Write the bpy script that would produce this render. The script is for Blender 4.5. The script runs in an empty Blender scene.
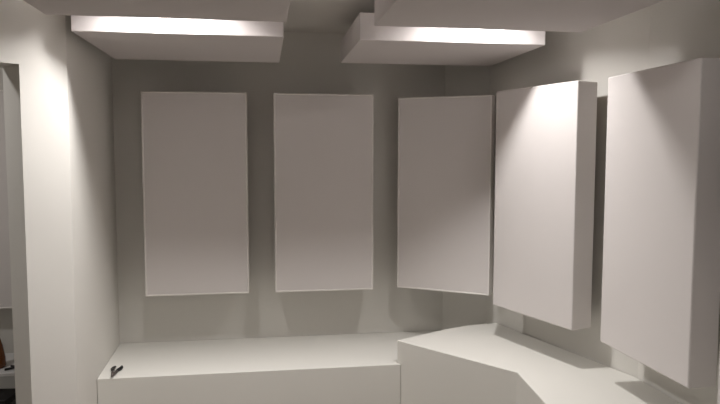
import bpy, bmesh, math, random
from mathutils import Vector, Matrix
random.seed(4)
H = 1.62                      # eye height: all z below are floor based
C = bpy.context.scene.collection
sc = bpy.context.scene

# ---------------------------------------------------------------- materials
def mat(name, col, rough=.7, bump=.0, scale=200., var=.0, metallic=0., emit=None, est=0., spec=.3):
    m = bpy.data.materials.new(name); m.use_nodes = True
    nt = m.node_tree; b = nt.nodes['Principled BSDF']
    b.inputs['Base Color'].default_value = (*col, 1)
    b.inputs['Roughness'].default_value = rough
    b.inputs['Metallic'].default_value = metallic
    b.inputs['Specular IOR Level'].default_value = spec
    tc = nt.nodes.new('ShaderNodeTexCoord')
    if var:
        n = nt.nodes.new('ShaderNodeTexNoise'); n.inputs['Scale'].default_value = 2.2; n.inputs['Detail'].default_value = 3
        r = nt.nodes.new('ShaderNodeMixRGB'); r.blend_type = 'MIX'
        r.inputs[1].default_value = (*[c*(1-var) for c in col], 1); r.inputs[2].default_value = (*[min(1, c*(1+var)) for c in col], 1)
        nt.links.new(tc.outputs['Object'], n.inputs['Vector']); nt.links.new(n.outputs['Fac'], r.inputs[0]); nt.links.new(r.outputs[0], b.inputs['Base Color'])
    if bump:
        n = nt.nodes.new('ShaderNodeTexNoise'); n.inputs['Scale'].default_value = scale; n.inputs['Detail'].default_value = 4
        u = nt.nodes.new('ShaderNodeBump'); u.inputs['Strength'].default_value = bump; u.inputs['Distance'].default_value = .002
        nt.links.new(tc.outputs['Object'], n.inputs['Vector']); nt.links.new(n.outputs['Fac'], u.inputs['Height']); nt.links.new(u.outputs['Normal'], b.inputs['Normal'])
    if emit:
        b.inputs['Emission Color'].default_value = (*emit, 1); b.inputs['Emission Strength'].default_value = est
    return m
M_wall = mat('painted_drywall', (.755, .735, .69), .75, .15, 160, .012)
M_ceil = mat('ceiling_paint', (.73, .705, .66), .85, .2, 160, .01)
M_ledge = mat('ledge_paint', (.74, .725, .675), .6, .1, 120, .012)
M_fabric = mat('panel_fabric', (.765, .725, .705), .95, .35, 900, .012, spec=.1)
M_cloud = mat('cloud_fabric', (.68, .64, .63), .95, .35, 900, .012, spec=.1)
M_frame = mat('panel_frame_wrap', (.87, .835, .80), .8, .15, 500, spec=.2)
M_back = mat('fibreboard', (.30, .24, .17), .9, .3, 300, .1)
M_metal = mat('zinc_steel', (.55, .55, .55), .35, metallic=1.)
M_blackrub = mat('black_rubber', (.010, .010, .011), .5, .1, 400)
M_jaw = mat('dark_steel', (.10, .085, .08), .5, .05, 400, metallic=.4)
M_floor = mat('grey_carpet', (.24, .20, .165), .95, .8, 500, .15)
M_lens = mat('lamp_lens', (.9, .9, .9), .5, emit=(1, .95, .88), est=3.)
M_white = mat('white_laminate', (.62, .61, .60), .4)
M_amber = mat('amber_glass', (.16, .055, .015), .2, var=.2)
M_paper = mat('grey_paper', (.20, .19, .185), .8, .2, 200)
M_black = mat('black_plastic', (.015, .014, .014), .45)
M_skirt = mat('skirting_paint', (.62, .60, .55), .5)

# ---------------------------------------------------------------- helpers
def obj(name, bm, m, parent=None, bevel=0, seg=3, smooth=False):
    bmesh.ops.recalc_face_normals(bm, faces=bm.faces)
    me = bpy.data.meshes.new(name); bm.to_mesh(me); bm.free(); me.materials.append(m)
    o = bpy.data.objects.new(name, me); C.objects.link(o)
    if parent: o.parent = parent
    if smooth or bevel:
        for p in me.polygons: p.use_smooth = True
    if bevel:
        b = o.modifiers.new('bevel', 'BEVEL'); b.width = bevel; b.segments = seg; b.limit_method = 'ANGLE'; b.angle_limit = .6
        b.harden_normals = True
    return o
def prism(bm, pts, z0, z1):
    lo = [bm.verts.new((x, y, z0)) for x, y in pts]; hi = [bm.verts.new((x, y, z1)) for x, y in pts]
    n = len(pts)
    bm.faces.new(list(reversed(lo))); bm.faces.new(hi)
    for i in range(n): bm.faces.new((lo[i], lo[(i+1) % n], hi[(i+1) % n], hi[i]))
    return bm
def box(bm, x0, x1, y0, y1, z0, z1):
    return prism(bm, [(x0, y0), (x1, y0), (x1, y1), (x0, y1)], z0, z1)
def tube(bm, pts, rad, n=12, flat=1.):
    """sweep a circle (squashed by flat in z) along pts, radius per point"""
    rings = []
    for i, p in enumerate(pts):
        p = Vector(p); a = Vector(pts[max(0, i-1)]); b = Vector(pts[min(len(pts)-1, i+1)])
        t = (b-a).normalized(); up = Vector((0, 0, 1)) if abs(t.z) < .9 else Vector((1, 0, 0))
        s = t.cross(up).normalized(); u = s.cross(t)
        r = rad[i] if hasattr(rad, '__len__') else rad
        rings.append([bm.verts.new(p + s*math.cos(k*2*math.pi/n)*r + u*math.sin(k*2*math.pi/n)*r*flat) for k in range(n)])
    for A, B in zip(rings, rings[1:]):
        for k in range(n): bm.faces.new((A[k], A[(k+1) % n], B[(k+1) % n], B[k]))
    bm.faces.new(rings[0]); bm.faces.new(list(reversed(rings[-1])))
    return bm
def lathe(bm, prof, c=(0, 0), n=32):
    rings = [[bm.verts.new((c[0]+r*math.cos(k*2*math.pi/n), c[1]+r*math.sin(k*2*math.pi/n), z)) for k in range(n)] for r, z in prof]
    for A, B in zip(rings, rings[1:]):
        for k in range(n): bm.faces.new((A[k], A[(k+1) % n], B[(k+1) % n], B[k]))
    bm.faces.new(list(reversed(rings[0]))); bm.faces.new(rings[-1])
    return bm
def empty(name, loc, rz, label, cat, group=None):
    o = bpy.data.objects.new(name, None); C.objects.link(o); o.empty_display_size = .1
    o.location = loc; o.rotation_euler = (0, 0, rz); o['label'] = label; o['category'] = cat
    if group: o['group'] = group
    return o
def struct(name, bm, m, bevel=0):
    o = obj(name, bm, m, None, bevel); o['kind'] = 'structure'; return o

# ---------------------------------------------------------------- room shell
ZC = 2.392
YB = 4.145
A0 = (-.88, 3.10)                      # outer corner of the side wall
u = Vector((-.743, -.669)); nrm = Vector((-.669, .743))   # along the doorway wall, and into its thickness
J = Vector(A0) + u*.2076               # jamb
K = J + nrm*.17
J2 = J + u*.85; K2 = J2 + nrm*.17
E1 = J2 + u*.45; E2 = E1 + nrm*.17
D0 = (1.19, YB); D1 = (1.415, 3.91); D2 = (1.755, 2.75); D3 = (1.843, -1.6)
XL = E1.x

struct('floor', box(bmesh.new(), -3.6, 2.2, -1.8, 5.2, -.1, 0), M_floor)
ceil = struct('ceiling', box(bmesh.new(), -3.6, 2.2, -1.8, 5.2, ZC, ZC+.1), M_ceil)
struct('wall_back', box(bmesh.new(), -.915, 1.4, YB, YB+.15, 0, ZC), M_wall)
struct('wall_corner', prism(bmesh.new(), [D0, D1, (D1[0]+.3, D1[1]), (D1[0]+.3, YB+.15), (D0[0]+.21, YB+.15), (D0[0]+.21, YB), ], 0, ZC), M_wall)
struct('wall_right_rear', prism(bmesh.new(), [D1, D2, (2.1, D2[1]), (2.1, D1[1])], 0, ZC), M_wall)
struct('wall_right', prism(bmesh.new(), [D2, D3, (2.1, -1.6), (2.1, D2[1])], 0, ZC), M_wall)
struct('wall_left', prism(bmesh.new(), [(-.917, YB+.15), (-.915, YB), A0, tuple(J), tuple(K), (K.x, YB+.15)], 0, ZC), M_wall)
bm = bmesh.new()
prism(bm, [tuple(J), tuple(J2), tuple(K2), tuple(K)], H+.383, ZC)                  # above the doorway
prism(bm, [tuple(J2), tuple(E1), (E1.x-.2, E1.y), tuple(E2), tuple(K2)], 0, ZC)
struct('wall_doorway', bm, M_wall)
struct('wall_side', box(bmesh.new(), XL-.15, XL, -1.6, E1.y-.001, 0, ZC), M_wall)
struct('wall_front', box(bmesh.new(), XL-.15, 2.1, -1.75, -1.6, 0, ZC), M_wall)
# the room beyond the doorway
struct('wall_beyond', box(bmesh.new(), -3.4, K.x, YB+.0, YB+.15, 0, ZC), M_wall)
struct('wall_far_left', box(bmesh.new(), -3.55, -3.4, 1.6, YB+.15, 0, ZC), M_wall)
struct('wall_near_left', box(bmesh.new(), -3.4, XL-.15, 1.6, 1.75, 0, ZC), M_wall)

# ---------------------------------------------------------------- boxed ledges
z1, z2 = H-1.194, H-1.062
bm = bmesh.new()
F0 = (.741, 3.522)
prism(bm, [(-.891, 3.489), (.7600, 3.4905), (F0[0]-.002, F0[1]+.001), (1.085, 3.715), (1.25, 3.775), (1.395, 3.80), (1.41, 3.905), (1.186, 4.141), (-.912, 4.141)], 0, z1)
lo = obj('boxed_ledge', bm, M_ledge, bevel=.004); lo['label'] = 'long low white boxed ledge running along the back wall under three panels'; lo['category'] = 'ledge'
bm = bmesh.new()
prism(bm, [(F0[0]+.002, F0[1]-.004), (1.213, 2.905), (1.18, 2.517), (1.16, 1.6), (1.772, 1.6), (1.75, 2.748), (1.440, 3.80), (1.40, 3.792), (1.25, 3.767), (1.087, 3.706)], 0, z2)
hi = obj('boxed_ledge', bm, M_ledge, bevel=.005); hi['label'] = 'taller angled white boxed ledge in the right corner and along the right wall'; hi['category'] = 'ledge'

# ---------------------------------------------------------------- wall panels
def framed_panel(name, w, h, t, loc, a, label, group, gap):
    """flat fabric face in a thin lighter frame; origin at the bottom centre of the front"""
    r = empty(name, loc, -a, label, 'acoustic panel', group)
    L = .010
    bm = bmesh.new()
    x0, x1 = -w/2, w/2
    # frame ring: outer shell, front lip and inner return
    o = [(x0, 0), (x1, 0), (x1, h), (x0, h)]; i = [(x0+L, L), (x1-L, L), (x1-L, h-L), (x0+L, h-L)]
    rows = []
    for pts, y in ((o, t), (o, 0), (i, 0), (i, .012)): rows.append([bm.verts.new((x, y, z)) for x, z in pts])
    rows.append([bm.verts.new((x, t, z)) for x, z in i])
    for A, B in zip(rows, rows[1:]+rows[:1]):
        for k in range(4): bm.faces.new((A[k], A[(k+1) % 4], B[(k+1) % 4], B[k]))
    f = obj('frame', bm, M_frame, r, .003, 2); f['label'] = 'thin pale frame edge'
    obj('fabric_face', box(bmesh.new(), x0+L, x1-L, .0035, t-.006, L, h-L), M_fabric, r)
    mount(r, w, h, t, gap)
    return r
def mount(r, w, h, t, gap):
    for z in (h*.2, h*.8):
        obj('wall_bracket', box(bmesh.new(), -w*.3, w*.3, t-.004, t+gap, z, z+.04), M_metal, r)
def wrapped_panel(name, w, h, t, loc, a, label, group, gap):
    r = empty(name, loc, -a, label, 'acoustic panel', group)
    obj('fabric_wrap', box(bmesh.new(), -w/2, w/2, 0, t, 0, h), M_fabric, r, .007, 4)
    obj('backing_board', box(bmesh.new(), -w/2+.02, w/2-.02, t-.001, t+.005, .02, h-.02), M_back, r)
    mount(r, w, h, t, gap)
    return r
W, HT = .611, 1.219
gp = 'upright acoustic panels on the walls'
ztop = H+.367
def base(x, y, a, zt): return (x+math.cos(a)*W/2, y-math.sin(a)*W/2, zt-HT)
framed_panel('acoustic_panel', W, HT, .12, base(-.7105, 3.922, 0, H+.367), 0, 'white framed acoustic panel on the back wall, nearest the doorway side', gp, .100)
framed_panel('acoustic_panel', W, HT, .12, base(.0616, 3.922, 0, H+.367), 0, 'white framed acoustic panel on the back wall below the gap between ceiling panels', gp, .100)
framed_panel('acoustic_panel', W-.014, HT-.010, .085, base(.834, 3.990, .5748, H+.3525+.010), .5748, 'white framed acoustic panel turned diagonally across the back corner', gp, .03)
wrapped_panel('acoustic_panel', W, HT, .132, base(1.295, 3.478, 1.2486, H+.3527), 1.2486, 'thick white wrapped panel on right wall, beside the diagonal corner panel', gp, .06)
wrapped_panel('acoustic_panel', W, HT, .121, base(1.541, 2.725, 1.5506, H+.3475), 1.5506, 'largest looking white wrapped panel on right wall, with shadow across its upper right', gp, .0925)
wrapped_panel('acoustic_panel', W, HT, .121, base(1.556, 1.966, 1.5506, H+.3475), 1.5506, 'sliver of a white wrapped panel cut off by the right photo edge', gp, .0925)

# ---------------------------------------------------------------- ceiling clouds
def cloud(x0, x1, y0, y1, label, lift=0):
    w, d, t = x1-x0, y1-y0, .129
    r = empty('ceiling_panel', ((x0+x1)/2, (y0+y1)/2, H+.532+lift), 0, label, 'ceiling panel', 'acoustic panels hung under the ceiling')
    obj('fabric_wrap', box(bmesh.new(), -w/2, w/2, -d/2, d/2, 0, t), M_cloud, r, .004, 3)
    for sx in (-1, 1):
        for sy in (-1, 1):
            x, y = sx*(w/2-.12), sy*(d/2-.12)
            h = obj('hanging_rod', tube(bmesh.new(), [(x, y, t-.004), (x, y, ZC-H-.532-lift)], .004, 8), M_metal, r)
            obj('washer', tube(bmesh.new(), [(x, y, t-.001), (x, y, t+.003)], .014, 16), M_metal, h)
    return r
cloud(-.8255, .0945, 2.983, 3.815, 'white ceiling panel in the back left corner with brightly lit front edge')
cloud(.454, 1.385, 3.044, 3.815, 'white ceiling panel at back right, above the diagonal corner panel', .007)
cloud(-.8255, .096, 1.818, 2.650, 'dim white ceiling panel at top left of photo, nearer than the corner one')
cloud(.466, 1.397, 1.87, 2.704, 'dim white ceiling panel along the top right edge of the photo', .007)

# ---------------------------------------------------------------- pliers on the long ledge
pl = empty('pliers', (-.812, 3.558, z1), 0, 'small pliers with black handles lying open on the left end of the low ledge', 'pliers')
ox, oy = -.812, 3.575
def P(x, y, z=.009): return (x-ox, y-oy, z)
bm = bmesh.new()
tube(bm, [P(-.8160, 3.500), P(-.8185, 3.530), P(-.821, 3.560), P(-.823, 3.582), P(-.826, 3.60)], [.0030, .0065, .0095, .0110, .008], 14, .6)
tube(bm, [P(-.8125, 3.503), P(-.8120, 3.530), P(-.812, 3.560), P(-.812, 3.582), P(-.809, 3.598)], [.0030, .0062, .0085, .0100, .008], 14, .6)
obj('jaws', bm, M_jaw, pl, smooth=True)
obj('pivot_bolt', tube(bmesh.new(), [P(-.817, 3.572, .011), P(-.817, 3.572, .0175)], .0055, 16), M_metal, pl)
h1 = tube(bmesh.new(), [P(-.826, 3.592, .010), P(-.833, 3.610, .010), P(-.838, 3.630, .010), P(-.837, 3.650, .010), P(-.832, 3.670, .010)], [.006, .0095, .0105, .0095, .006], 14, .8)
h2 = tube(bmesh.new(), [P(-.811, 3.590, .010), P(-.805, 3.608, .010), P(-.798, 3.628, .010), P(-.795, 3.648, .010), P(-.798, 3.670, .010)], [.006, .0095, .0105, .0095, .006], 14, .8)
obj('handle', h1, M_blackrub, pl, smooth=True); obj('handle', h2, M_blackrub, pl, smooth=True)

# ---------------------------------------------------------------- beyond the doorway
framed_panel('acoustic_panel', 1.2, 1.3, .08, (-1.905, 4.045, H-.927), 0, 'pale panel in the next room, seen through the doorway at left edge', None, .02)
tz = H-1.16
tb = empty('side_table', (-1.60, 3.62, 0), 0, 'white topped low table glimpsed through the doorway at far left', 'table')
obj('table_top', box(bmesh.new(), -.35, .35, -.07, .30, tz-.020, tz), M_white, tb, .003, 2)
obj('lower_shelf', box(bmesh.new(), -.35, .35, -.24, .30, tz-.30, tz-.28), M_white, tb, .003, 2)
for sx in (-1, 1):
    for sy in (-1, 1):
        obj('leg', box(bmesh.new(), sx*.335-.012, sx*.335+.012, sy*.16+.085, sy*.16+.115, 0, tz-.020), M_black, tb)
bt = empty('bottle', (-1.470, 3.66, tz), 0, 'amber conical bottle on the table seen through the doorway', 'bottle')
obj('glass_body', lathe(bmesh.new(), [(.058, 0), (.064, .008), (.062, .05), (.050, .12), (.030, .19), (.018, .225)]), M_amber, bt, smooth=True)
obj('stopper', lathe(bmesh.new(), [(.019, .225), (.021, .23), (.021, .25), (.016, .255)]), M_black, bt, smooth=True)
bm = bmesh.new()
tube(bm, [(-.06, -.03, .007), (-.01, 0, .010), (.03, .03, .012), (.08, .09, .030)], .006, 10)
tube(bm, [(-.05, .03, .007), (0, .01, .007), (.05, -.01, .007), (.09, -.03, .007)], .005, 10)
cb = obj('cable', bm, M_black, smooth=True); cb.location = (-1.325, 3.62, tz)
cb['label'] = 'short black cables lying beside the amber bottle'; cb['category'] = 'cable'
for k, (zz, rr) in enumerate(((0, .05), (.042, -.06), (.084, .10))):
    bm = bmesh.new()
    for j in range(8): box(bm, -.17+j*.001, .17-j*.001, -.12, .12, j*.005, j*.005+.0042)
    st = obj('magazine', bm, M_paper); st.location = (-1.50, 3.55, tz-.279+zz); st.rotation_euler = (0, 0, rr)
    st['label'] = ['bottom grey magazine of the pile under the white table', 'middle grey magazine of the pile under the white table', 'topmost grey magazine of the pile under the white table'][k]
    st['category'] = 'magazine'; st['group'] = 'magazines under the table'
bm = box(bmesh.new(), -.15, .15, -.09, .09, 0, .035)
cs = obj('tray', bm, M_black, bevel=.006); cs.location = (-1.478, 3.57, tz-.28+.128); cs.rotation_euler = (0, 0, -.1)
cs['label'] = 'black slab shaped case on top of the grey magazines'; cs['category'] = 'case'

# ---------------------------------------------------------------- lamps
def lamp(x, y, power, col=(1, .97, .955), size=.15, spread=180, k=.78):
    l = bpy.data.lights.new('downlight', 'AREA'); l.shape = 'DISK'; l.size = size; l.energy = power*k; l.color = col; l.spread = math.radians(spread)
    o = bpy.data.objects.new('downlight', l); C.objects.link(o); o.location = (x, y, ZC-.012)
    rg = bmesh.new()
    n = 40; rows = []
    for r, z in ((.082, ZC+.0), (.082, ZC-.006), (.094, ZC-.006), (.099, ZC)):
        rows.append([rg.verts.new((x+r*math.cos(k*2*math.pi/n), y+r*math.sin(k*2*math.pi/n), z)) for k in range(n)])
    for A, B in zip(rows, rows[1:]):
        for k in range(n): rg.faces.new((A[k], A[(k+1) % n], B[(k+1) % n], B[k]))
    t = obj('lamp_trim', rg, M_white, ceil, smooth=True)
    d = obj('lamp_lens', tube(bmesh.new(), [(x, y, ZC-.004), (x, y, ZC+.0)], .081, 32), M_lens, ceil)
    return o
PW = 10.
lamp(-.41, 2.845, PW*2.05, spread=138, size=.15); lamp(1.01, 2.895, PW*1.42, spread=142, size=.085)
lamp(-.41, 1.55, PW*.9); lamp(1.01, 1.55, PW*.25)
lamp(-.41, .15, PW*.35); lamp(1.01, .15, PW*.1)
lamp(-1.95, 2.95, 9.)

# ---------------------------------------------------------------- world, camera, view
w = bpy.data.worlds.new('world'); sc.world = w; w.use_nodes = True
w.node_tree.nodes['Background'].inputs[0].default_value = (.5, .5, .5, 1); w.node_tree.nodes['Background'].inputs[1].default_value = .05
cd = bpy.data.cameras.new('camera'); cam = bpy.data.objects.new('camera', cd); C.objects.link(cam)
cd.sensor_width = 36; cd.lens = 638.94*36/720; cd.clip_start = .02
p, y, r = .0748222, .1489109, .0010544
fwd = Vector((math.sin(y)*math.cos(p), math.cos(y)*math.cos(p), -math.sin(p)))
right = Vector((math.cos(y), -math.sin(y), 0)); up = right.cross(fwd)
R_ = right*math.cos(r)+up*math.sin(r); U_ = -right*math.sin(r)+up*math.cos(r)
m = Matrix((R_, U_, -fwd)).transposed().to_4x4(); m.translation = Vector((0, 0, H))
cam.matrix_world = m
sc.camera = cam
sc.view_settings.view_transform = 'Standard'; sc.view_settings.look = 'None'
sc.view_settings.exposure = -0.03; sc.view_settings.gamma = 1; sc.view_settings.use_curve_mapping = False
